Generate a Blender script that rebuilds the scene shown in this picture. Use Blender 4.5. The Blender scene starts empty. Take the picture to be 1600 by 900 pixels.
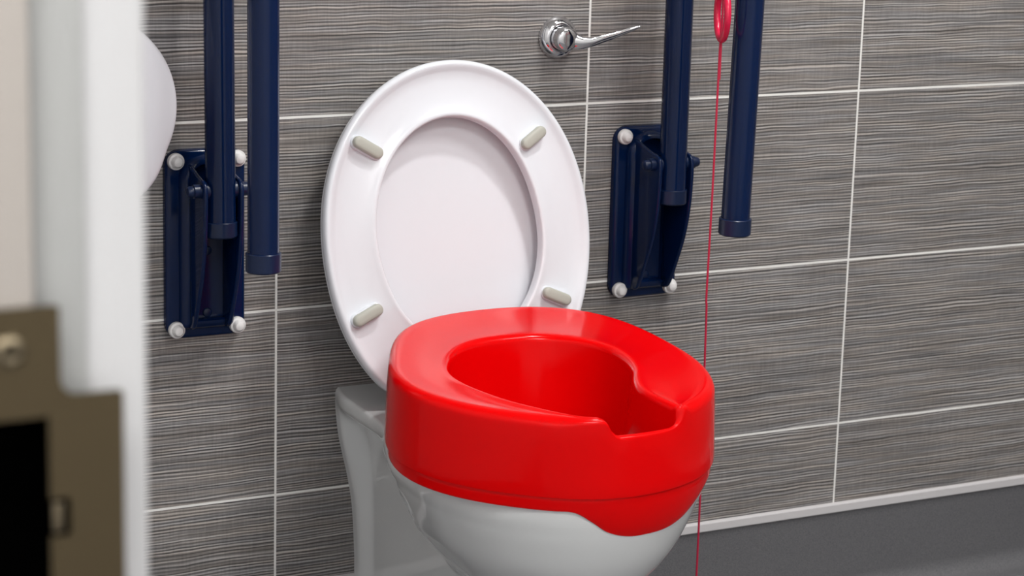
import bpy, bmesh, math, random
from mathutils import Vector, Matrix
PI = math.pi
C = bpy.context.scene.collection
ZO = 0.775                       # height of the grout line Z=0 of the survey above the floor
random.seed(3)

# ---------------------------------------------------------------- helpers
def mat(name, col, rough=0.5, metal=0.0, spec=0.5, coat=0.0, coat_rough=0.05, ior=1.5):
    m = bpy.data.materials.new(name); m.use_nodes = True
    b = m.node_tree.nodes['Principled BSDF']
    b.inputs['Base Color'].default_value = (*col, 1)
    b.inputs['Roughness'].default_value = rough
    b.inputs['Metallic'].default_value = metal
    b.inputs['Specular IOR Level'].default_value = spec
    b.inputs['Coat Weight'].default_value = coat
    b.inputs['Coat Roughness'].default_value = coat_rough
    b.inputs['IOR'].default_value = ior
    return m

def bump_noise(m, scale, dist, strength=1.0, col_var=0.0, detail=3.0):
    """fine procedural unevenness for a material"""
    nt = m.node_tree; b = nt.nodes['Principled BSDF']
    tc = nt.nodes.new('ShaderNodeTexCoord'); n = nt.nodes.new('ShaderNodeTexNoise')
    n.inputs['Scale'].default_value = scale; n.inputs['Detail'].default_value = detail
    nt.links.new(tc.outputs['Object'], n.inputs['Vector'])
    bp = nt.nodes.new('ShaderNodeBump'); bp.inputs['Distance'].default_value = dist
    bp.inputs['Strength'].default_value = strength
    nt.links.new(n.outputs['Fac'], bp.inputs['Height']); nt.links.new(bp.outputs['Normal'], b.inputs['Normal'])
    if col_var:
        c = b.inputs['Base Color'].default_value[:]
        r = nt.nodes.new('ShaderNodeValToRGB')
        r.color_ramp.elements[0].position = 0.35; r.color_ramp.elements[1].position = 0.65
        r.color_ramp.elements[0].color = (*[v * (1 - col_var) for v in c[:3]], 1)
        r.color_ramp.elements[1].color = (*[min(1, v * (1 + col_var)) for v in c[:3]], 1)
        nt.links.new(n.outputs['Fac'], r.inputs['Fac']); nt.links.new(r.outputs['Color'], b.inputs['Base Color'])
    return m

def obj(name, verts, faces, m, parent=None, smooth=True, angle=35, mats=None, fmat=None, origin=None):
    me = bpy.data.meshes.new(name)
    if origin is not None:
        verts = [tuple(Vector(v) - Vector(origin)) for v in verts]
    me.from_pydata([tuple(v) for v in verts], [], faces)
    for mm in (mats or [m]): me.materials.append(mm)
    if fmat: me.polygons.foreach_set('material_index', fmat)
    bm = bmesh.new(); bm.from_mesh(me)
    bmesh.ops.remove_doubles(bm, verts=bm.verts, dist=1e-6)
    bmesh.ops.recalc_face_normals(bm, faces=bm.faces)
    bm.to_mesh(me); bm.free()
    if smooth:
        me.polygons.foreach_set('use_smooth', [True] * len(me.polygons))
        me.set_sharp_from_angle(angle=math.radians(angle))
    me.update()
    o = bpy.data.objects.new(name, me); C.objects.link(o)
    if origin is not None: o.location = origin
    if parent is not None:
        o.parent = parent
        o.matrix_parent_inverse = Matrix.Identity(4)
        o.location = Vector(o.location) - world_loc(parent)
    return o

def world_loc(o):
    l = Vector(o.location)
    while o.parent is not None:
        o = o.parent; l += Vector(o.location)
    return l

def thing(name, label, cat, loc, group=None):
    o = bpy.data.objects.new(name, None); C.objects.link(o); o.location = loc
    o.empty_display_size = 0.05
    o['label'] = label; o['category'] = cat
    if group: o['group'] = group
    return o

def structure(o):
    o['kind'] = 'structure'; return o

def box(name, lo, hi, m, parent=None, bevel=0.0, seg=2):
    bm = bmesh.new()
    bmesh.ops.create_cube(bm, size=1)
    for v in bm.verts:
        for i in range(3): v.co[i] = lo[i] + (v.co[i] + .5) * (hi[i] - lo[i])
    if bevel: bmesh.ops.bevel(bm, geom=bm.edges[:], offset=bevel, segments=seg, profile=0.5, affect='EDGES')
    vs = [v.co.copy() for v in bm.verts]; bm.verts.index_update()
    fs = [[v.index for v in f.verts] for f in bm.faces]; bm.free()
    return obj(name, vs, fs, m, parent)

def loft(rings, closed=True, cap0=False, cap1=False):
    n = len(rings[0]); vs = [p for r in rings for p in r]; fs = []
    for k in range(len(rings) - 1):
        for i in range(n if closed else n - 1):
            j = (i + 1) % n
            fs.append([k*n+i, k*n+j, (k+1)*n+j, (k+1)*n+i])
    if cap0: fs.append(list(range(n))[::-1])
    if cap1: fs.append([(len(rings)-1)*n+i for i in range(n)])
    return vs, fs

def sweep(path, radius, n=16, caps=True):
    """tube along a polyline of Vectors; radius is a number or a list"""
    path = [Vector(p) for p in path]; rings = []
    t0 = (path[1] - path[0]).normalized()
    nrm = t0.orthogonal().normalized()
    for i, p in enumerate(path):
        a = path[max(i-1, 0)]; b = path[min(i+1, len(path)-1)]
        t = (b - a).normalized()
        nrm = (nrm - t * nrm.dot(t)).normalized(); bn = t.cross(nrm)
        r = radius[i] if isinstance(radius, (list, tuple)) else radius
        rings.append([p + (nrm*math.cos(2*PI*k/n) + bn*math.sin(2*PI*k/n)) * r for k in range(n)])
    return loft(rings, True, caps, caps)

def lathe(profile, origin, axis, n=48, caps=True):
    """profile: list of (radius, distance along axis)"""
    axis = Vector(axis).normalized(); u = axis.orthogonal().normalized(); w = axis.cross(u); o = Vector(origin)
    rings = [[o + axis*h + (u*math.cos(2*PI*k/n) + w*math.sin(2*PI*k/n))*max(r, 1e-5) for k in range(n)] for r, h in profile]
    return loft(rings, True, caps, caps)

def join(*parts):
    V, Fc = [], []
    for vs, fs in parts:
        b = len(V); V += list(vs); Fc += [[i+b for i in f] for f in fs]
    return V, Fc

def spline(pts, n, closed=True):
    """Catmull-Rom through the points, n samples per span"""
    out = []; m = len(pts)
    for i in range(m if closed else m-1):
        g = lambda k: Vector(pts[k % m]) if closed else Vector(pts[min(max(k, 0), m-1)])
        p0, p1, p2, p3 = g(i-1), g(i), g(i+1), g(i+2)
        for k in range(n):
            t = k/n
            out.append(0.5*((2*p1) + (p2-p0)*t + (2*p0-5*p1+4*p2-p3)*t*t + (3*p1-p0-3*p2+p3)*t*t*t))
    if not closed: out.append(Vector(pts[-1]))
    return out

def interp(x, tab):
    if x <= tab[0][0]: return tab[0][1]
    for (a, b), (c, d) in zip(tab, tab[1:]):
        if x <= c:
            t = (x-a)/(c-a); return b + (d-b)*t
    return tab[-1][1]

def sinterp(x, tab):
    """smooth (Catmull-Rom like, monotone spacing tolerant) interpolation"""
    n = len(tab)
    if x <= tab[0][0]: return tab[0][1]
    if x >= tab[-1][0]: return tab[-1][1]
    for i in range(n-1):
        if x <= tab[i+1][0]:
            x0, y0 = tab[i]; x1, y1 = tab[i+1]; h = x1-x0; t = (x-x0)/h
            def slope(k):
                if k == 0 or k == n-1: 
                    a, b = (0, 1) if k == 0 else (n-2, n-1)
                    return (tab[b][1]-tab[a][1])/(tab[b][0]-tab[a][0])
                return (tab[k+1][1]-tab[k-1][1])/(tab[k+1][0]-tab[k-1][0])
            m0, m1 = slope(i)*h, slope(i+1)*h
            return (2*t**3-3*t*t+1)*y0 + (t**3-2*t*t+t)*m0 + (-2*t**3+3*t*t)*y1 + (t**3-t*t)*m1

def sstep(a, b, x):
    t = min(max((x-a)/(b-a), 0), 1); return t*t*(3-2*t)

# ---------------------------------------------------------------- materials
def tile_material():
    m = bpy.data.materials.new('striped_tile'); m.use_nodes = True
    nt = m.node_tree; N = nt.nodes; L = nt.links; b = N['Principled BSDF']
    tc = N.new('ShaderNodeTexCoord'); sep = N.new('ShaderNodeSeparateXYZ'); L.new(tc.outputs['Object'], sep.inputs[0])
    def M(op, a, bb=None, c=None):
        n = N.new('ShaderNodeMath'); n.operation = op
        for i, v in enumerate((a, bb, c)):
            if v is None: continue
            if isinstance(v, (int, float)): n.inputs[i].default_value = v
            else: L.new(v, n.inputs[i])
        return n.outputs[0]
    h = M('ADD', sep.outputs['X'], sep.outputs['Y'])          # one of the two is constant on every wall
    z = M('SUBTRACT', sep.outputs['Z'], ZO)
    ih = M('FLOOR', M('DIVIDE', h, .45)); iz = M('FLOOR', M('DIVIDE', z, .25))
    # distance to the grout lines
    fh = M('ABSOLUTE', M('SUBTRACT', h, M('MULTIPLY', M('ROUND', M('DIVIDE', h, .45)), .45)))
    fz = M('ABSOLUTE', M('SUBTRACT', z, M('MULTIPLY', M('ROUND', M('DIVIDE', z, .25)), .25)))
    def mask(d, half):
        n = N.new('ShaderNodeMapRange'); n.interpolation_type = 'SMOOTHSTEP'
        n.inputs['From Min'].default_value = half - .0003; n.inputs['From Max'].default_value = half + .0003
        n.inputs['To Min'].default_value = 1; n.inputs['To Max'].default_value = 0
        L.new(d, n.inputs['Value']); return n.outputs['Result']
    grout = M('MAXIMUM', mask(fh, .00155), mask(fz, .00165))
    # per-tile shift so that the lines break at every joint
    off = M('MULTIPLY', M('FRACT', M('MULTIPLY', M('SINE', M('ADD', M('MULTIPLY', ih, 12.9898), M('MULTIPLY', iz, 78.233))), 43758.5)), 7.0)
    def vec(x, y, zz):
        n = N.new('ShaderNodeCombineXYZ')
        for i, v in enumerate((x, y, zz)):
            if isinstance(v, (int, float)): n.inputs[i].default_value = v
            else: L.new(v, n.inputs[i])
        return n.outputs[0]
    def noise(v, scale=1.0, detail=2.0, rough=.5):
        n = N.new('ShaderNodeTexNoise'); n.inputs['Scale'].default_value = scale
        n.inputs['Detail'].default_value = detail; n.inputs['Roughness'].default_value = rough
        L.new(v, n.inputs['Vector']); return n.outputs['Fac']
    # wavy warp of the height, then quasi-periodic woven lines about 4 mm apart
    warp = M('MULTIPLY', M('SUBTRACT', noise(vec(M('MULTIPLY', h, 14), off, M('MULTIPLY', z, 26)), 1, 2), .5), .0050)
    zw = M('ADD', z, warp)
    ph = noise(vec(M('MULTIPLY', h, 1.6), M('ADD', off, 31), M('MULTIPLY', zw, 34)), 1, 2.0, .5)
    wv = M('ADD', M('MULTIPLY', M('SINE', M('ADD', M('MULTIPLY', zw, 1496.0), M('MULTIPLY', ph, 20.0))), .5), .5)
    wv = M('POWER', wv, .65)
    amp = noise(vec(M('MULTIPLY', h, 5.0), M('ADD', off, 41), M('MULTIPLY', zw, 210)), 1, 2.0, .6)
    amp = M('MULTIPLY', M('MAXIMUM', M('SUBTRACT', amp, .30), 0), 3.6)
    l1 = noise(vec(M('MULTIPLY', h, 4.0), off, M('MULTIPLY', zw, 430)), 1, 2.0, .6)
    l2 = noise(vec(M('MULTIPLY', h, 8), M('ADD', off, 11), M('MULTIPLY', zw, 950)), 1, 1.0, .6)
    l3 = noise(vec(M('MULTIPLY', h, 9), M('ADD', off, 3), M('MULTIPLY', z, 60)), 1, 2, .5)
    tick = noise(vec(M('MULTIPLY', h, 420), M('ADD', off, 5), M('MULTIPLY', z, 40)), 1, 1, .5)
    v = M('ADD', M('MULTIPLY', M('MULTIPLY', M('SUBTRACT', wv, .56), amp), .42), .5)
    v = M('ADD', v, M('MULTIPLY', M('SUBTRACT', l1, .5), .42)); v = M('ADD', v, M('MULTIPLY', M('SUBTRACT', l2, .5), .34))
    v = M('ADD', v, M('MULTIPLY', M('SUBTRACT', l3, .5), .07)); v = M('ADD', v, M('MULTIPLY', M('SUBTRACT', tick, .5), .09))
    ramp = N.new('ShaderNodeValToRGB'); L.new(v, ramp.inputs['Fac']); cr = ramp.color_ramp
    cr.elements[0].position = .27; cr.elements[0].color = (.045, .042, .041, 1)
    cr.elements[1].position = .72; cr.elements[1].color = (.50, .47, .445, 1)
    e = cr.elements.new(.40); e.color = (.125, .117, .112, 1)
    e = cr.elements.new(.50); e.color = (.195, .183, .176, 1)
    e = cr.elements.new(.60); e.color = (.300, .281, .267, 1)
    # bluish and brownish threads
    tint = noise(vec(M('MULTIPLY', h, 9), M('ADD', off, 51), M('MULTIPLY', zw, 150)), 1, 2, .5)
    tr = N.new('ShaderNodeValToRGB'); L.new(tint, tr.inputs['Fac'])
    tr.color_ramp.elements[0].position = .36; tr.color_ramp.elements[0].color = (.95, .985, 1.04, 1)
    tr.color_ramp.elements[1].position = .64; tr.color_ramp.elements[1].color = (1.02, .99, .965, 1)
    tm = N.new('ShaderNodeMix'); tm.data_type = 'RGBA'; tm.blend_type = 'MULTIPLY'; tm.inputs['Factor'].default_value = 1
    L.new(ramp.outputs['Color'], tm.inputs['A']); L.new(tr.outputs['Color'], tm.inputs['B'])
    mix = N.new('ShaderNodeMix'); mix.data_type = 'RGBA'
    L.new(grout, mix.inputs['Factor']); L.new(tm.outputs['Result'], mix.inputs['A'])
    mix.inputs['B'].default_value = (.84, .835, .81, 1); L.new(mix.outputs['Result'], b.inputs['Base Color'])
    ro = N.new('ShaderNodeMix'); ro.data_type = 'FLOAT'; L.new(grout, ro.inputs['Factor'])
    ro.inputs['A'].default_value = .5; ro.inputs['B'].default_value = .75; L.new(ro.outputs['Result'], b.inputs['Roughness'])
    hgt = M('SUBTRACT', M('MULTIPLY', v, .7), M('MULTIPLY', grout, .9))
    bp = N.new('ShaderNodeBump'); bp.inputs['Distance'].default_value = .0006; bp.inputs['Strength'].default_value = .6
    L.new(hgt, bp.inputs['Height']); L.new(bp.outputs['Normal'], b.inputs['Normal'])
    return m

TILE = tile_material()
PAINT = bump_noise(mat('white_paint', (.80, .80, .80), .45), 90, .0003, .3)
CEIL = bump_noise(mat('ceiling_paint', (.82, .82, .81), .8), 60, .0004, .4)
LINING = bump_noise(mat('door_lining_paint', (.49, .49, .50), .3), 60, .0003, .2)
ARCHI = bump_noise(mat('rebate_shade_paint', (.44, .405, .375), .4), 60, .0003, .2)  # beige holds the shade and warm reflection on the white-painted frame
SEAL = bump_noise(mat('grey_intumescent_strip', (.40, .405, .40), .55), 200, .0002, .3)
VINYL = bump_noise(mat('speckled_grey_vinyl', (.132, .132, .140), .42), 900, .00025, .5, .30, 2)
CAPSTRIP = bump_noise(mat('white_capping_strip', (.62, .605, .615), .35), 40, .0002, .2)
RED = mat('red_plastic', (.74, .0004, .0012), .14, spec=.13)
bump_noise(RED, 14, .0007, .25)
WHITE = bump_noise(mat('white_seat_plastic', (.765, .785, .835), .14, coat=.2), 9, .0005, .12)
CHINA = bump_noise(mat('vitreous_china', (.78, .80, .805), .06, coat=.5, coat_rough=.03), 7, .0008, .15)
GREYRUB = bump_noise(mat('grey_rubber', (.44, .44, .39), .45), 300, .0002, .3)
NAVY = bump_noise(mat('navy_powder_coat', (.0013, .0105, .052), .13, spec=.30), 70, .0003, .1)
NAVYCAP = bump_noise(mat('navy_plastic_cap', (.003, .0125, .050), .3, spec=.4), 120, .0002, .2)
BOLTW = bump_noise(mat('white_bolt_cap', (.80, .79, .79), .3), 150, .0001, .2)
CHROME = bump_noise(mat('polished_chrome', (.70, .70, .72), .07, 1.0), 20, .0002, .05)
BROWNSTEEL = bump_noise(mat('brown_reflection_steel', (.110, .086, .051), .42, 1.0), 260, .0002, .2)  # brown base colour paints in the hallway mirrored by stainless steel
DARK = bump_noise(mat('painted_recess_shade', (.0008, .0008, .0008), 1.0, spec=0.0), 80, .0002, .2)  # near-black paints in the shade of the latch hole and screw slots
STEEL = bump_noise(mat('steel_screw', (.17, .14, .095), .5, 1.0), 150, .0002, .2)
CORD = bump_noise(mat('red_cord', (.48, .006, .045), .5), 900, .0003, .5)
RING = bump_noise(mat('red_bangle_plastic', (.62, .008, .055), .25), 40, .0002, .1)
DISP = bump_noise(mat('white_dispenser_plastic', (.86, .86, .92), .22), 12, .0004, .12)
LAMPG = mat('lamp_frame', (.8, .8, .8), .4)

# ---------------------------------------------------------------- the room
JX, JY = -0.767, -1.80           # room-side corner of the door lining, and the plane of its reveal
YF, XR, XL, XH, ZC = -3.00, 1.345, -0.78, -2.20, 2.42
SK = .1365                       # top of the vinyl skirting
structure(box('wall_back', (-.93, 0, 0), (XR+.12, .12, ZC), TILE))
structure(box('wall_right', (XR, YF, 0), (XR+.12, 0, ZC), TILE))
structure(box('wall_front', (XH, YF-.12, 0), (XR+.12, YF, ZC), PAINT))
structure(box('wall_left', (-.93, JY+.03, 0), (XL, 0, ZC), PAINT))
structure(box('wall_hall', (XH-.12, YF-.12, 0), (XH, 1.0, ZC), PAINT))
structure(box('wall_hall_end', (XH, .9, 0), (-.93, 1.0, ZC), PAINT))
structure(box('wall_over_door', (-.93, YF, 2.10), (XL, JY+.03, ZC), PAINT))
structure(box('floor', (XH-.12, YF-.12, -.05), (XR+.12, 1.0, 0), VINYL))
structure(box('ceiling', (XH-.12, YF-.12, ZC), (XR+.12, 1.0, ZC+.05), CEIL))

# coved vinyl skirting: extruded profile (distance from wall, height)
def cove(name, p0, p1, nrm):
    R = .03; prof = [(.0, .0), (R+.012, .0), (R+.010, .0012)]
    prof += [(.002 + R*(1-math.sin(a)), .002 + R*(1-math.cos(a))) for a in [PI/2*k/10 for k in range(11)]]
    prof += [(.002, SK), (0, SK)]
    nrm = Vector(nrm); rings = []
    for q in (p0, p1): rings.append([Vector(q) + nrm*d + Vector((0, 0, h)) for d, h in prof])
    return structure(obj(name, *loft(rings, True, True, True), VINYL, angle=25))
cove('baseboard_back', (XL, 0, 0), (XR, 0, 0), (0, -1, 0))
cove('baseboard_right', (XR, 0, 0), (XR, YF, 0), (-1, 0, 0))
cove('baseboard_left', (XL, JY+.05, 0), (XL, 0, 0), (1, 0, 0))
def strip(name, p0, p1, nrm):
    prof = [(0, SK-.0005), (.0052, SK-.0005), (.0058, SK+.0005), (.0058, .1478), (.0046, .1495), (.0012, .1506), (0, .1506)]
    nrm = Vector(nrm)
    rings = [[Vector(q) + nrm*d + Vector((0, 0, h)) for d, h in prof] for q in (p0, p1)]
    return structure(obj(name, *loft(rings, True, True, True), CAPSTRIP, angle=20))
strip('trim_1', (XL, 0, 0), (XR, 0, 0), (0, -1, 0))
strip('trim_2', (XR, 0, 0), (XR, YF, 0), (-1, 0, 0))
strip('trim_3', (XL, JY+.05, 0), (XL, 0, 0), (1, 0, 0))

# door opening: lining seen on its reveal (facing -Y), with rebate and grey strip
door = bpy.data.objects.new('door_1', None); C.objects.link(door); door.location = (-.86, JY, 0); door['kind'] = 'structure'
def prism(name, pts, z0, z1, m, parent, bevel=0):
    return obj(name, *loft([[(x, y, z0) for x, y in pts], [(x, y, z1) for x, y in pts]], True, True, True), m, parent, angle=30)
lin = [(-.95, JY+.03), (-.95, JY-.004), (-.8185, JY-.004), (-.8165, JY), (-.7710, JY), (-.7685, JY+.0008), (JX, JY+.003), (JX, JY+.03)]
prism('lining', lin, 0, ZO+.0610, LINING, door)
prism('lining', lin, ZO+.1808, 2.1, LINING, door)
prism('lining', [(-.7985, JY+.03), (-.7985, JY), (-.7710, JY), (-.7685, JY+.0008), (JX, JY+.003), (JX, JY+.03)], ZO+.0610, ZO+.1808, LINING, door)
prism('lining', [(-.95, JY+.03), (-.95, JY-.004), (-.858, JY-.004), (-.858, JY+.03)], ZO+.0610, ZO+.1808, LINING, door)
prism('lining', [(-.858, JY+.03), (-.858, JY+.014), (-.7985, JY+.014), (-.7985, JY+.03)], ZO+.0610, ZO+.1808, LINING, door)
box('rebate_stop', (-.947, JY-.0085, 0), (-.8165, JY-.0035, ZO+.0610), ARCHI, door, .0012)
box('rebate_stop', (-.947, JY-.0085, ZO+.1808), (-.8165, JY-.0035, 2.1), ARCHI, door, .0012)
box('seal_strip', (-.8150, JY-.0022, 0), (-.7935, JY+.001, ZO+.0610), SEAL, door, .0006)
box('seal_strip', (-.8150, JY-.0022, ZO+.1808), (-.7935, JY+.001, 2.1), SEAL, door, .0006)
box('lining_head', (-.95, YF+.0, 2.07), (JX, JY, 2.1), LINING, door)

# strike plate on the lining
sx, sz = -.829, ZO+.15
sp = thing('strike_plate', 'blurred steel lock strike plate, brown hallway reflection put in its colour, with square latch hole on the white door frame', 'strike plate', (-.83, JY-.010, ZO+.12))
def plate_outline():
    r = .0072
    L = [(-.866, .2215), (-.8055, .2215), (-.8045, .2205)]
    cx, cz = -.8045+r, .1845+r
    L += [(cx - r*math.cos(a), cz - r*math.sin(a)) for a in [PI/2*k/8 for k in range(9)]]
    L += [(-.7800, .1845), (-.7788, .1833), (-.7788, .0500)]
    cx, cz = -.8045+r, .0488-r
    L += [(cx - r*math.cos(a), cz + r*math.sin(a)) for a in [PI/2*k/8 for k in range(8, -1, -1)]]
    L += [(-.8045, .0125), (-.8055, .0115), (-.866, .0115)]
    return L
OUTL = plate_outline()
def plate_mesh():
    bm = bmesh.new(); yf = JY-.0115
    o = [bm.verts.new((x, yf, z+ZO)) for x, z in OUTL]
    hx0, hx1, h0, h1 = -.850, -.8095, .058, .1765
    hole = [(hx0, h0), (hx1, h0), (hx1, .126), (-.8012, .126), (-.8012, .142), (hx1, .142), (hx1, h1), (hx0, h1)]
    i = [bm.verts.new((x, yf, z+ZO)) for x, z in hole]
    eo = [bm.edges.new((o[k], o[(k+1) % len(o)])) for k in range(len(o))]
    ei = [bm.edges.new((i[k], i[(k+1) % len(i)])) for k in range(len(i))]
    bmesh.ops.triangle_fill(bm, use_beauty=True, edges=eo+ei)
    ret = bmesh.ops.extrude_face_region(bm, geom=bm.faces[:])
    for v in [g for g in ret['geom'] if isinstance(g, bmesh.types.BMVert)]: v.co.y += .0018
    bm.verts.index_update()
    vs = [v.co.copy() for v in bm.verts]; fs = [[v.index for v in f.verts] for f in bm.faces]; bm.free(); return vs, fs
obj('plate', *plate_mesh(), BROWNSTEEL, sp, smooth=False)
# the spacer behind the lip and the box behind the hole, its shade painted near-black
bx0, bx1, bz0, bz1, by0, by1 = -.8503, -.8008, ZO+.0577, ZO+.1768, JY-.0102, JY+.012
c8 = [(x, y, z) for y in (by0, by1) for z in (bz0, bz1) for x in (bx0, bx1)]
obj('latch_box', c8, [[4, 5, 7, 6], [0, 1, 5, 4], [2, 3, 7, 6], [0, 2, 6, 4], [1, 3, 7, 5]], DARK, sp, smooth=False)
box('adjusting_tab', (-.8085, JY-.0118, ZO+.128), (-.8045, JY-.0096, ZO+.140), STEEL, sp, .0006)
def screw_head(x, z):
    y = JY-.0115
    dome = lathe([(.0066, 0), (.0066, .0006), (.0058, .0016), (.0040, .0024), (.0018, .0018), (.0, .0012)], (x, y, z), (0, -1, 0), 32)
    return dome
for zz in (.2068, .027):
    s = obj('screw', *screw_head(-.8247, ZO+zz-.0025), STEEL, sp)
    box('cross_slot', (-.8247-.0032, JY-.0142, ZO+zz-.0031), (-.8247+.0032, JY-.0128, ZO+zz-.0019), DARK, s)  # black bar painted as the shade inside the slot

for ch in sp.children: ch.location = Vector(ch.location) + Vector((-.0028, 0, .0037))

# ceiling lamps; the doorway and hallway panels are added fill, unseen
def panel(x, y, w, d, power, label, col=(1, .985, .96), mesh=True):
    if mesh:
        t = thing('ceiling_light', label, 'light', (x, y, ZC))
        box('frame', (x-w/2-.02, y-d/2-.02, ZC-.012), (x+w/2+.02, y+d/2+.02, ZC), LAMPG, t, .003)
    l = bpy.data.lights.new('panel_light', 'AREA'); l.shape = 'RECTANGLE'; l.size = w; l.size_y = d
    l.energy = power; l.color = col
    o = bpy.data.objects.new('panel_light', l); C.objects.link(o); o.location = (x, y, ZC-.016)
    if mesh: o.parent = t; o.location = (0, 0, -.016)
    return o
panel(.98, -1.30, .6, .6, 22, 'square white ceiling panel light on the right side of the washroom')
panel(.05, -2.5, .6, .6, 31, 'added fill light, a square white ceiling panel just inside the doorway')  # added to light the front faces from the camera side
panel(-1.55, -2.3, .6, .6, 44, 'added fill light, a square white ceiling panel in the hallway')  # added as soft fill through the doorway
def downlight(x, y, power, label):
    t = thing('ceiling_downlight', label, 'light', (x, y, ZC))
    obj('trim_ring', *lathe([(.075, 0), (.096, .0), (.096, .003), (.090, .006), (.080, .006), (.075, .003), (.075, 0)], (x, y, ZC-.0002), (0, 0, -1), 48, False), LAMPG, t)
    l = bpy.data.lights.new('downlight', 'AREA'); l.shape = 'DISK'; l.size = .15; l.energy = power; l.color = (1, .985, .96)
    o = bpy.data.objects.new('downlight', l); C.objects.link(o); o.parent = t; o.location = (0, 0, -.006)
downlight(.60, -.72, 17, 'small round ceiling downlight above the right grab rail')
W = bpy.data.worlds.new('World'); bpy.context.scene.world = W; W.use_nodes = True
W.node_tree.nodes['Background'].inputs[0].default_value = (.9, .95, 1, 1); W.node_tree.nodes['Background'].inputs[1].default_value = .3

# ---------------------------------------------------------------- toilet
XC = .212
toilet = thing('toilet', 'white floor standing toilet against the striped tiles with its lid and seat raised', 'toilet', (XC, -.3, 0))
YB, YFR = 0.0, -.557
WTOP = [(0, .128), (-.04, .137), (-.08, .1395), (-.127, .140), (-.166, .143), (-.208, .153), (-.245, .168), (-.285, .179), (-.33, .182), (-.36, .181)]
def w_top(y):
    if y > -.36: return sinterp(-y, [(-a, b) for a, b in WTOP])
    t = (-.36-y)/(-.36-YFR); return .181*math.sqrt(max(0, 1-t**2.15))
BW = [(.362, 1.0), (.40, .955), (.43, .885), (.46, .80), (.49, .675), (.515, .55), (.545, .44), (.60, .38), (.70, .40), (.775, .43)]
AW = [(.362, 1.0), (.40, .985), (.43, .94), (.46, .87), (.49, .76), (.515, .62), (.545, .50), (.60, .42), (.70, .44), (.775, .48)]
def w_bowl(y, z):
    s = sinterp(-z, BW); a = sinterp(-z, AW)
    if y < -.36:
        t = (-.36-y)/((-.36-YFR)*a)
        return .181*s*math.sqrt(max(0, 1-t**2.15)) if t < 1 else 0
    t = (y+.36)/.122
    return .181*s*max(0, 1-t**5)**.2 if t < 1 else 0
def w_shroud(y, z):
    # flange near the wall then a flat recessed side
    fl = sinterp(-z, [(.362, .128), (.40, .1265), (.428, .123), (.455, .117), (.484, .110), (.52, .1035), (.56, .100), (.63, .097), (.775, .10)])
    core = sinterp(-z, [(.362, .128), (.375, .125), (.40, .108), (.45, .094), (.60, .088), (.775, .092)])
    k = sstep(-.012, -.045, y)
    w = fl*(1-k) + core*k
    end = sstep(-.34, -.26, y)
    foot = .088 + .02*sstep(-.5, -.75, z)
    if y < -.26: w = max(0, w*end + foot*(1-end))
    if y < -.34:
        t = (-.34-y)/.12; w = foot*math.sqrt(max(0, 1-t*t)) if t < 1 else 0
    return w
def pan_w(y, z):
    k = sstep(-.375, -.405, z)               # from the deck outline to the two lower bodies
    low = max(w_bowl(y, z), w_shroud(y, z))
    w = w_top(y)*(1-k) + low*k
    if y < -.2: w = min(w, 1) 
    return w
def yfront(z):
    a = sinterp(-z, AW); k = sstep(-.375, -.405, z)
    return YFR*(1-k) + k*min(-.36 - (-.36-YFR)*a, -.455)
NY = 240
zs = [-.362-.0035*0, -.3625, -.3650, -.370, -.375] + [-.375 - .0028*k for k in range(1, 72)] + [-.60, -.66, -.72, -.775]
rings = []
for q, z in enumerate(zs):
    yf = yfront(z)
    side = []
    for k in range(NY+1):
        t = k/NY
        if t < .55: y = YB + (-.34)*(t/.55)
        else:
            a = (t-.55)/.45*PI/2; y = -.34 + (yf+.34)*math.sin(a)
        side.append((y, pan_w(y, z) if k < NY else 0))
    ins = {0: .0060, 1: .0035, 2: .0012}.get(q, 0)
    L = [(XC - max(w-ins, 0), y + (ins if y < -.3 else 0)*0, z) for y, w in side]
    Rr = [(XC + max(w-ins, 0), y, z) for y, w in side[::-1][1:]]
    rings.append(L + Rr)
# oval fixing recess low on the bowl's rear side, both sides
def dent(p):
    x, y, z = p
    d = math.hypot((y+.285+(z+.442)*.30)/.0165, (z+.442)/.026)
    s = -1 if x < XC else 1
    if d < 1.25 and abs(x-XC) > .05:
        x -= s*.0065*(1-sstep(.72, 1.0, d)); x += s*.0012*math.exp(-((d-1.06)/.07)**2)
    return (x, y, z+ZO)
rings = [[dent(p) for p in r] for r in rings]
n = len(rings[0])
top = rings[0]
inner = []
def el(i, ax, ay, zz, cy=-.36):
    x, y = top[i][0]-XC, top[i][1]-cy
    a = math.atan2(y/ay, x/ax); return (XC+ax*math.cos(a), cy+ay*math.sin(a), zz+ZO)
deck = [[el(i, .130, .155, -.362) for i in range(n)], [el(i, .126, .150, -.368) for i in range(n)], [el(i, .125, .149, -.39) for i in range(n)],
        [el(i, .100, .118, -.44) for i in range(n)], [el(i, .06, .075, -.50) for i in range(n)], [el(i, .03, .035, -.54) for i in range(n)]]
vs, fs = loft(list(reversed(deck)) + rings, True, True, True)
obj('pan', vs, fs, CHINA, toilet, angle=48)

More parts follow.
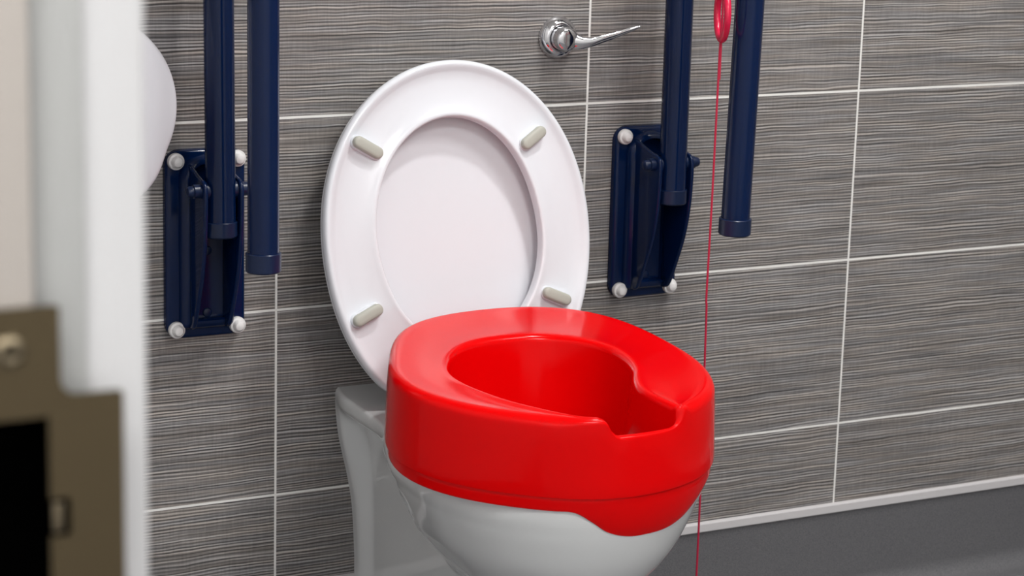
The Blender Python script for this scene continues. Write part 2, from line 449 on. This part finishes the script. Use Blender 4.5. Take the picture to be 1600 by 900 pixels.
# seat ring / lid, built in their own tilted plane
TL = math.atan(.221)
P0 = Vector((XC, -.116, -.243+ZO)); VU = Vector((0, math.sin(TL), math.cos(TL))); NN = Vector((0, -math.cos(TL), math.sin(TL)))
def SP(u, v, h=0): return P0 + Vector((u, 0, 0)) + VU*v + NN*h
def four(c, t): return c[0] + sum(c[2*k-1]*math.cos(k*t) + c[2*k]*math.sin(k*t) for k in range(1, (len(c)+1)//2))
CO = [.211, .0072, -.0069, -.0211, .0014, -.0005, .0021, .0005, -.0006]
CI = [.1316, .0063, .0022, -.015, -.0011, -.0006, -.0008, .001, -.0006]
def ring_pt(t, kind, grow=0):
    r = four(CO if kind else CI, t) + grow
    u, v = r*math.cos(t), .10 + r*math.sin(t)
    if kind and v < -.085:                    # straight hinge edge
        v = -.085 - (1-math.exp(-(-.085-v)/.026))*.026
    return u, v
NS = 192
prof = [  # (fraction from outer 0 to inner 1, metres added, height)
    (0, .0012, -.0135), (0, .0002, -.0100), (0, .0004, -.0055), (0, .0020, -.0022), (0, .0045, -.0004), (0, .0075, -.0006), (0, .0105, -.0026), (0, .014, -.0042),
    (.22, 0, -.0056), (.38, 0, -.0064), (.55, 0, -.0062), (.72, 0, -.0046), (.84, 0, -.0024),
    (1, -.0080, -.0014), (1, -.0052, -.0003), (1, -.0028, .0000), (1, -.0010, -.0006), (1, 0, -.0022), (1, .0004, -.008), (1, .0008, -.0135)]
def radial(t, f, add):
    ou, ov = ring_pt(t, True); iu, iv = ring_pt(t, False)
    d = Vector((iu-ou, iv-ov)); L_ = d.length; d = d/L_
    s = f*L_ + add
    return ou + d.x*s, ov + d.y*s
rings = []
for f, add, h in prof:
    rings.append([SP(*radial(2*PI*k/NS, f, add), h) for k in range(NS)])
rings.append(rings[0])
seat = obj('seat', *loft(rings), WHITE, toilet, angle=60)
rings = []
def lid_ring(scale_in, grow, h):
    out = []
    for k in range(NS):
        t = 2*PI*k/NS; u, v = ring_pt(t, True, grow)
        out.append(SP(u*scale_in, .10 + (v-.10)*scale_in, h))
    return out
for sc, g, h in ((.02, 0, -.0345), (.35, 0, -.0343), (.60, 0, -.0335), (.78, 0, -.0285), (.92, 0, -.0190), (1, -.006, -.0148), (1, -.003, -.0148), (1, -.0018, -.0160),
                 (1, -.0018, -.019), (1, -.004, -.0225), (1, -.010, -.0262), (.88, 0, -.0325), (.6, 0, -.0395), (.3, 0, -.0418), (.02, 0, -.0420)):
    rings.append(lid_ring(sc, g, h))
obj('lid', *loft(rings, True, True, True), WHITE, toilet, angle=60)

def buffer_part(a, b):
    a, b = Vector(a), Vector(b); d = (b-a).normalized(); nn = Vector((-d.y, d.x)); rr = .0078
    a2, b2 = a + d*rr*.75, b - d*rr*.75
    def cap(r, h):
        out = []
        for k in range(14): 
            an = PI/2 + PI*k/13; q = a2 + (d*math.cos(an) + nn*math.sin(an))*r; out.append(SP(q.x, q.y, h))
        for k in range(14):
            an = -PI/2 + PI*k/13; q = b2 + (d*math.cos(an) + nn*math.sin(an))*r; out.append(SP(q.x, q.y, h))
        return out
    rs = [cap(.0094, -.0068), cap(.0092, -.0030), cap(.0086, -.0008), cap(.0080, .0000), cap(.0077, .0000), cap(.0077, .0042), cap(.0070, .0060), cap(.0054, .0070), cap(.002, .0073)]
    vs, fs = loft(rs, True, True, True); m_ = len(rs[0]); fm = [0]*(4*m_) + [1]*(len(fs)-4*m_)
    return vs, fs, fm
for a, b in (((-.1345, .2268), (-.1000, .2060)), ((.1345, .2278), (.1035, .2070)), ((-.1525, -.0030), (-.1160, .0135)), ((.1545, .0000), (.1190, .0155))):
    v_, f_, fm = buffer_part(a, b)
    fm[-2] = 0
    o = obj('buffer', v_, f_, None, seat, mats=[WHITE, GREYRUB], fmat=fm, angle=40)
    o['label'] = 'grey rubber buffer in a white holder'
for s in (-1, 1):
    hx = XC + s*.078
    a = lathe([(.013, 0), (.013, .004), (.0085, .007), (.0085, .022)], (hx, -.150, -.362+ZO), (0, 0, 1), 24)
    b = lathe([(.0085, -.02), (.0095, -.018), (.0095, .018), (.0085, .02)], (hx, -.150, -.362+ZO+.020), (1, 0, 0), 24)
    o = obj('hinge', *join(a, b), CHROME, toilet); o['label'] = 'chrome hinge post'

# ---------------------------------------------------------------- red raised toilet seat
rs_t = thing('raised_toilet_seat', 'glossy red plastic raised toilet seat with open front notch sitting on the toilet', 'raised toilet seat', (.2, -.37, -.36+ZO))
RC = Vector((.195, -.38))
CR = [0.20273, 0.01309, 0.02609, -0.00692, 0.00479, -0.00725, -0.00297, -0.0008, -0.00012, -0.00203, -0.00256, 0.00122, -0.00071, 0.00061, 0.00045]
def r_out(t): return four(CR, t)
def ztop(y): return -.265 + .08*(y+.55)
holekeys = [  # x, y, outer angle (deg), notch drop 0/1
    (.195, -.2625, 90, 0), (.2247, -.2640, 74, 0), (.2570, -.2750, 56, 0), (.281, -.2935, 38, 0), (.2985, -.3180, 20, 0), (.3055, -.345, 4, 0), (.3035, -.376, -12, 0),
    (.2940, -.408, -26, 0), (.2780, -.4370, -38, 0), (.2665, -.4640, -46, 0), (.2640, -.4880, -51, 0), (.2665, -.5120, -55, 0), (.2705, -.532, -59, 0),
    (.2735, -.5430, -62.0, .0), (.2715, -.5470, -65.0, .75), (.2600, -.5500, -70, 1), (.2400, -.5525, -76, 1), (.2200, -.5530, -82, 1), (.2020, -.5525, -88, 1), (.1890, -.5505, -91.5, .97),
    (.1790, -.5485, -94.2, .62), (.1700, -.5450, -97, .06), (.1550, -.5360, -104, 0), (.1350, -.5150, -113, 0), (.115, -.4880, -124, 0), (.0985, -.4600, -136, 0),
    (.0860, -.430, -149, 0), (.0780, -.4020, -161, 0), (.0755, -.3760, -172, 0), (.0790, -.3520, -183, 0), (.0880, -.3300, -195, 0), (.1020, -.3080, -208, 0),
    (.1210, -.2880, -224, 0), (.1450, -.2725, -241, 0), (.1700, -.2645, -256, 0)]
K = spline([(x, y, a) for x, y, a, d in holekeys] + [(.195, -.2625, -270)], 8, False)
D = spline([(d, 0, 0) for *_, d in holekeys] + [(0, 0, 0)], 8, False)
K = K[:-1]; D = D[:-1]
cols = []
for (hx, hy, ang), dd in zip(K, D):
    t = math.radians(ang); ro = r_out(t)
    H = Vector((hx, hy)); O = RC + Vector((math.cos(t), math.sin(t)))*ro
    drop = .0215*min(max(dd.x, 0), 1)
    d = (O-H); g = d.length; d = d/g
    # outward normal of the outer outline
    e = .01; q1 = RC + Vector((math.cos(t+e), math.sin(t+e)))*r_out(t+e); q0 = RC + Vector((math.cos(t-e), math.sin(t-e)))*r_out(t-e)
    tg = (q1-q0).normalized(); no = Vector((tg.y, -tg.x))
    r1 = min(.0085, .42*g); r2 = min(.0125, .45*g)
    col = []
    def P(xy, z): col.append((xy.x, xy.y, z+ZO))
    base = lambda xy: ztop(xy.y)-drop
    ki = len(cols); kp, kn = K[ki-1] if ki else K[-1], K[(ki+1) % len(K)]
    tt = Vector((kn.x-kp.x, kn.y-kp.y)).normalized(); tc_ = Vector((tt.y, -tt.x))
    if tc_.dot(Vector((.2, -.42))-H) < 0: tc_ = -tc_
    P(H + tc_*.011, ztop(hy)-.112); P(H + tc_*.008, ztop(hy)-.08); P(H + tc_*.004, ztop(hy)-.045)
    for k in range(0, 7):
        a = PI/2*k/6; xy = H + d*r1*(1-math.cos(a)) + tc_*.0008*(1-k/6); P(xy, base(xy) - r1*(1-math.sin(a)))
    for k in range(1, 10):
        s = k/10; xy = H + d*(r1 + (g-r1-r2)*s)
        dish = .0022*math.sin(PI*s)*min(1, g/.06)
        P(xy, base(xy) - dish)
    for k in range(0, 8):
        a = PI/2*k/7; xy = O - d*r2*(1-math.sin(a)) ; P(xy, base(xy) - r2*(1-math.cos(a)))
    zt = ztop(O.y); zl = zt - .0925
    z0_ = zt - drop - r2
    for k in range(1, 7):
        s = k/6; z = z0_ + (zl+.003-z0_)*s; P(O + no*.0030*(zt-z)/.09, z)
    P(O + no*.0027, zl+.0004); P(O - no*.0008, zl-.0010); P(O - no*.0002, zl-.0032)
    front = O.y < -.44
    tab = sinterp(O.x, [(.120, 0), (.143, .001), (.163, .013), (.182, .026), (.21, .0345), (.24, .036), (.27, .035), (.295, .029), (.315, .019), (.335, .007), (.35, .001), (.36, 0)]) if front else 0
    zb = zl - .0150 - tab
    for k in range(1, 6):
        s = k/5; z = zl-.0035 + (zb-(zl-.0035))*s; P(O - no*(.0002 + .0006*s + .22*tab*s*s), z)
    q = O - no*(.0006 + .22*tab)
    P(q - no*.0010, zb-.0012); P(q - no*.0030, zb-.0010); P(q - no*.0042, zb+.002); P(O - no*.0072, zl+.002)
    cols.append(col)
nr = len(cols[0]); nc = len(cols)
for q, wdw in ((2, 5), (1, 12), (0, 18)):            # the neck fades towards the bottom of the splash sleeve
    sm = []
    for i_ in range(nc):
        acc = Vector((0, 0, 0))
        for d_ in range(-wdw, wdw+1): acc += Vector(cols[(i_+d_) % nc][q])
        sm.append(acc/(2*wdw+1))
    for i_ in range(nc): cols[i_][q] = (sm[i_].x, sm[i_].y, cols[i_][q][2])
rings = [[c[k] for c in cols] for k in range(nr)]
obj('seat_shell', *loft(rings), RED, rs_t, angle=60)

# ---------------------------------------------------------------- drop-down support rails
def grab_rail(cx, zc, t1, t2, label, cap1, cap2, out=1.0, wide=0.0):
    """t1/t2 : (y at z=-.13, y at z=.16)"""
    g = thing('drop_down_grab_rail', label, 'grab rail', (cx, 0, zc+ZO), 'navy drop down rails beside the toilet')
    # back plate
    hw, hh, r = .0525, .1205, .020
    def rr(ins, y, rad):
        out = []
        for sx_, sz_, a0 in ((1, 1, 0), (-1, 1, PI/2), (-1, -1, PI), (1, -1, 3*PI/2)):
            for k in range(9):
                a = a0 + PI/2*k/8
                out.append((cx + sx_*(hw-rad) + (rad-ins)*math.cos(a), y, zc+ZO + sz_*(hh-rad) + (rad-ins)*math.sin(a)))
        return out
    vs, fs = loft([rr(0, -.0002, r), rr(0, -.0075, r), rr(.0008, -.0095, r), rr(.003, -.0112, r), rr(.006, -.0118, r)], True, True, True)
    obj('backplate', vs, fs, NAVY, g, angle=40)
    # bracket: arched raised pad with two projecting side cheeks
    zb = zc + .155 + ZO
    def arch_out(ins, y, w=.0365, zt=-.0400, zbt=-.2640):
        out = []; r = w - ins
        for k in range(25): a = PI*k/24; out.append((cx + r*math.cos(a), y, zb + zt - w*.80 + r*.80*math.sin(a)))
        rb = .010
        for sx_, a0 in ((-1, PI), (1, 3*PI/2)):
            for k in range(7): a = a0 + PI/2*k/6; out.append((cx + sx_*(w-rb) + (rb-ins)*math.cos(a), y, zb + zbt + rb + (rb-ins)*math.sin(a)))
        return out
    P_ = [(0, -.0112), (.0003, -.0125), (.0012, -.0160), (.0030, -.0195), (.0062, -.0222), (.0095, -.0236), (.0125, -.0240), (.0150, -.0190), (.0155, -.0150), (.0180, -.0145)]
    pad = loft([arch_out(a, y) for a, y in P_], True, True, True)
    Yt = [(-.2610, -.0150), (-.2608, -.0250), (-.2575, -.0330), (-.2500, -.0385), (-.238, -.0440), (-.220, -.0515), (-.200, -.0595), (-.180, -.0665), (-.155, -.0725), (-.130, -.0762), (-.105, -.0780), (-.084, -.0785), (-.074, -.0775), (-.0675, -.0740), (-.0640, -.0680), (-.0625, -.0600), (-.0600, -.0480), (-.0560, -.0360), (-.0520, -.0240), (-.0505, -.0150)]
    Yt = [(z, -.015 + (y+.015)*out) for z, y in Yt]
    edge = spline([(y, z, 0) for z, y in Yt], 4, False)
    def cheek(s):
        x1, x0 = s*(.0262+wide), s*(.0205+wide)
        secs = []
        for dx, ins in ((0, .0022), (.12, .0008), (.30, 0), (.70, 0), (.88, .0008), (1, .0022)):
            x = cx + x0 + (x1-x0)*dx
            ring = []
            for k, e in enumerate(edge):
                a, b = edge[max(k-1, 0)], edge[min(k+1, len(edge)-1)]
                t = Vector((b.x-a.x, b.y-a.y)).normalized(); nn_ = Vector((t.y, -t.x))
                if nn_.x > 0 and 0: nn_ = -nn_
                q = Vector((e.x, e.y)) + nn_*ins
                ring.append((x + s*.0004*0, min(q.x, -.0135), zb + q.y))
            ring.append((x, -.0120, zb-.0520)); ring.append((x, -.0120, zb-.2585))
            secs.append(ring)
        return loft(secs, True, True, True)
    obj('bracket', *join(pad, cheek(-1), cheek(1)), NAVY, g, angle=38)
    for zz_ in (-.163, -.243):
        obj('screw', *lathe([(0, -.004), (.0062, -.004), (.0062, .0004), (.0052, .0016), (.0030, .0022), (0, .0024)], (cx, -.0145, zb+zz_), (0, -1, 0), 24), NAVYCAP, g)
    # pivot pin
    yp = -.0625 - (out-1)*.060; zp = -.0775+(zc+.155)+ZO
    prof = [(.0, -.0445), (.0030, -.0442), (.0058, -.0425), (.0070, -.0395), (.0070, -.0355), (.0088, -.0350), (.0088, -.0262), (.0110, -.0258), (.0110, -.0244)]
    prof = prof + [(r_, -h_) for r_, h_ in prof[::-1]]
    obj('pivot_pin', *lathe(prof, (cx, yp, zp), (1, 0, 0), 28), NAVYCAP, g, angle=30)
    # U shaped tube
    def yl(t, z): return t[0] + (t[1]-t[0])*(z+.13)/.29
    zt = .52; pts = []
    for k in range(12): z = cap1[1]+.002 + (zt-cap1[1])*k/11; pts.append((cx, yl(t1, z), z+ZO))
    ya, yb2 = yl(t1, zt), yl(t2, zt); rc = (ya-yb2)/2; ym = (ya+yb2)/2
    for k in range(1, 16):
        a = PI*k/16; pts.append((cx, ym + rc*math.cos(a), zt+ZO+rc*math.sin(a)))
    for k in range(12): z = zt + (cap2[1]+.002-zt)*k/11; pts.append((cx, yl(t2, z), z+ZO))
    obj('tube', *sweep(pts, .0187, 32), NAVY, g, angle=40)
    for t, (z1, z0) in ((t1, cap1), (t2, cap2)):
        R_ = .0205 if t is t1 else .0212
        ax = Vector((0, yl(t, z1)-yl(t, z0), z1-z0))
        obj('end_cap', *lathe([(0, 0), (R_-.004, 0), (R_-.0012, .0006), (R_, .0022), (R_, ax.length-.0008), (R_-.0008, ax.length), (.0188, ax.length)], (cx, yl(t, z0), z0+ZO), ax, 40), NAVYCAP, g, angle=35)
    for s in (-1, 1):
        for q in (1, -1):
            x, z = cx + s*.0405, zc+ZO + q*.1075
            pr = [(.0100, 0), (.0106, .0012), (.0106, .0055), (.0100, .0072), (.0078, .0080), (.0074, .0088), (.0070, .0118), (.0052, .0142), (.0025, .0152), (0, .0154)]
            o = obj('bolt_cap', *lathe(pr, (x, -.0112, z), (0, -1, 0), 28), BOLTW, g, angle=30)
            o['label'] = 'white plastic bolt cap'
    return g
grab_rail(-.099, -.1535, (-.0645, -.0577), (-.2091, -.2066), 'navy folded-up drop down grab rail left of the toilet, nearest the doorway', (-.1145, -.1345), (-.1250, -.1490))
grab_rail(.544, -.1535, (-.0757, -.0746), (-.2350, -.2439), 'navy folded-up drop down grab rail right of the toilet, beside the red cord', (-.110, -.1305), (-.1205, -.1430), 1.14, .0015)

# ---------------------------------------------------------------- chrome flush lever
fl = thing('flush_lever', 'polished chrome flush lever handle on the tiled wall above the toilet', 'flush handle', (.400, 0, .0915+ZO))
obj('rose', *lathe([(.0, 0), (.0275, 0), (.0282, .0015), (.0282, .0032), (.0270, .0062), (.0245, .0095), (.0215, .0122), (.0190, .0134), (.0172, .0130), (.0162, .0112), (.0158, .009)], (.400, -.0002, .0915+ZO), (0, -1, 0), 56), CHROME, fl, angle=50)
def lever():
    # stations: centre, half height (vertical), half thickness (along y), twist
    hub = lathe([(.0158, .009), (.0162, .012), (.0162, .0285), (.0154, .0312), (.0130, .0330), (.007, .0336), (0, .0337)], (.400, 0, .0915+ZO), (0, -1, 0), 40)
    st = [((.4030, -.022, .0905), .0140, .0090, 0), ((.4110, -.0265, .0885), .0122, .0072, .0), ((.4210, -.031, .0868), .0092, .0056, .1), ((.4350, -.035, .0880), .0066, .0044, .25),
          ((.4500, -.038, .0922), .0056, .0036, .3), ((.4680, -.041, .0972), .0046, .0030, .3), ((.4850, -.044, .1030), .0036, .0026, .3), ((.4960, -.047, .1072), .0026, .0022, .3), ((.5000, -.048, .1090), .0012, .0025, .8)]
    S = spline([(*c, a, b, tw) for c, a, b, tw in []] or [c for c, *_ in st], 5, False)
    A = spline([(a, b, tw) for _, a, b, tw in st], 5, False)
    rings = []
    for i, (p, q) in enumerate(zip(S, A)):
        t = (S[min(i+1, len(S)-1)] - S[max(i-1, 0)]).normalized()
        up = (Vector((0, 0, 1)) - t*t.z).normalized(); bn = t.cross(up)
        u2 = up*math.cos(q.z) + bn*math.sin(q.z); b2 = -up*math.sin(q.z) + bn*math.cos(q.z)
        rings.append([p + Vector((0, 0, ZO)) + u2*q.x*math.cos(2*PI*k/20) + b2*q.y*math.sin(2*PI*k/20) for k in range(20)])
    return join(hub, loft(rings, True, True, True))
obj('lever', *lever(), CHROME, fl, angle=50)

# ---------------------------------------------------------------- pull cord
YC = -.25
pc = thing('emergency_pull_cord', 'thin red emergency pull cord with a red plastic bangle hanging beside the right grab rail', 'pull cord', (.500, YC, ZC))
cp = [(.4995, YC, ZC), (.4998, YC, .18+ZO), (.4996, YC, .1450+ZO), (.4990, YC+.001, .105+ZO), (.4978, YC, 0+ZO), (.4972, YC, -.10+ZO), (.4958, YC, -.216+ZO), (.4968, YC, -.235+ZO),
      (.4982, YC, -.32+ZO), (.5000, YC, -.42+ZO), (.5008, YC, -.50+ZO), (.5010, YC, -.62+ZO), (.5010, YC, -.66+ZO)]
obj('cord', *sweep(spline(cp, 5, False), .0014, 8), CORD, pc)
def bangle(z, az):
    d = Vector((math.sin(az), math.cos(az), 0)); n_ = Vector((d.y, -d.x, 0)); c = Vector((.4996, YC, z)); rs_ = []
    for i in range(56):
        a = 2*PI*i/56; rad = d*math.cos(a) + Vector((0, 0, 1))*math.sin(a); sec = []
        for k in range(14):
            b = 2*PI*k/14; sec.append(c + rad*(.0322 + .0044*math.cos(b)) + n_*.0046*math.sin(b))
        rs_.append(sec)
    rs_.append(rs_[0]); return loft(rs_)
obj('bangle', *bangle(.1462+ZO, math.radians(21)), RING, pc)
obj('bangle', *bangle(.0815, math.radians(60)), RING, pc)
obj('knot', *lathe([(0, -.004), (.0025, -.003), (.0034, 0), (.0025, .003), (0, .004)], (.5010, YC, .1145), (0, 0, 1), 12), CORD, pc)

# ---------------------------------------------------------------- toilet roll dispenser
dp = thing('toilet_roll_dispenser', 'large round white toilet roll dispenser on the wall behind the door frame', 'dispenser', (-.287, 0, .0395+ZO))
def disp():
    def sec(s, y):
        out = []
        for k in range(96):
            a = 2*PI*k/96; r = .1156*s
            x, z = r*math.cos(a), r*math.sin(a)
            k_ = 1 + .11*sstep(.42, .85, -math.sin(a)); x *= k_; z *= k_
            out.append((-.287+x, y, .0395+ZO+z))
        return out
    return loft([sec(.985, .0006), sec(1, -.004), sec(1.0, -.100), sec(.996, -.110), sec(.985, -.117), sec(.965, -.1215), sec(.93, -.1240), sec(.7, -.1265), sec(.35, -.1280), sec(.02, -.1285)], True, True, True)
obj('housing', *disp(), DISP, dp, angle=40)
obj('lock', *lathe([(.009, 0), (.009, .003), (.0075, .0038), (0, .0038)], (-.287, -.126, .12+ZO), (0, -1, 0), 24), GREYRUB, dp)

# ---------------------------------------------------------------- camera
yaw, pitch, roll = .482743369, -.223301397, .0279230299
cy, sy, cp_, sp_ = math.cos(yaw), math.sin(yaw), math.cos(pitch), math.sin(pitch)
fwd = Vector((sy*cp_, cy*cp_, sp_)); right = Vector((cy, -sy, 0)); up = right.cross(fwd)
r2 = right*math.cos(roll) + up*math.sin(roll); u2 = -right*math.sin(roll) + up*math.cos(roll)
cam = bpy.data.cameras.new('camera'); co = bpy.data.objects.new('camera', cam); C.objects.link(co)
co.matrix_world = Matrix(((r2.x, u2.x, -fwd.x, -1.05235994), (r2.y, u2.y, -fwd.y, -2.66225353), (r2.z, u2.z, -fwd.z, .434238292+ZO), (0, 0, 0, 1)))
cam.sensor_width = 36; cam.sensor_fit = 'HORIZONTAL'; cam.lens = 3541.65524*36/1600
cam.clip_start = .05; cam.clip_end = 50
cam.dof.use_dof = True; cam.dof.focus_distance = 2.78; cam.dof.aperture_fstop = 9.5
sc = bpy.context.scene; sc.camera = co
sc.view_settings.view_transform = 'Standard'; sc.view_settings.look = 'None'
sc.view_settings.exposure = -0.10; sc.view_settings.gamma = 1.0; sc.view_settings.use_curve_mapping = False
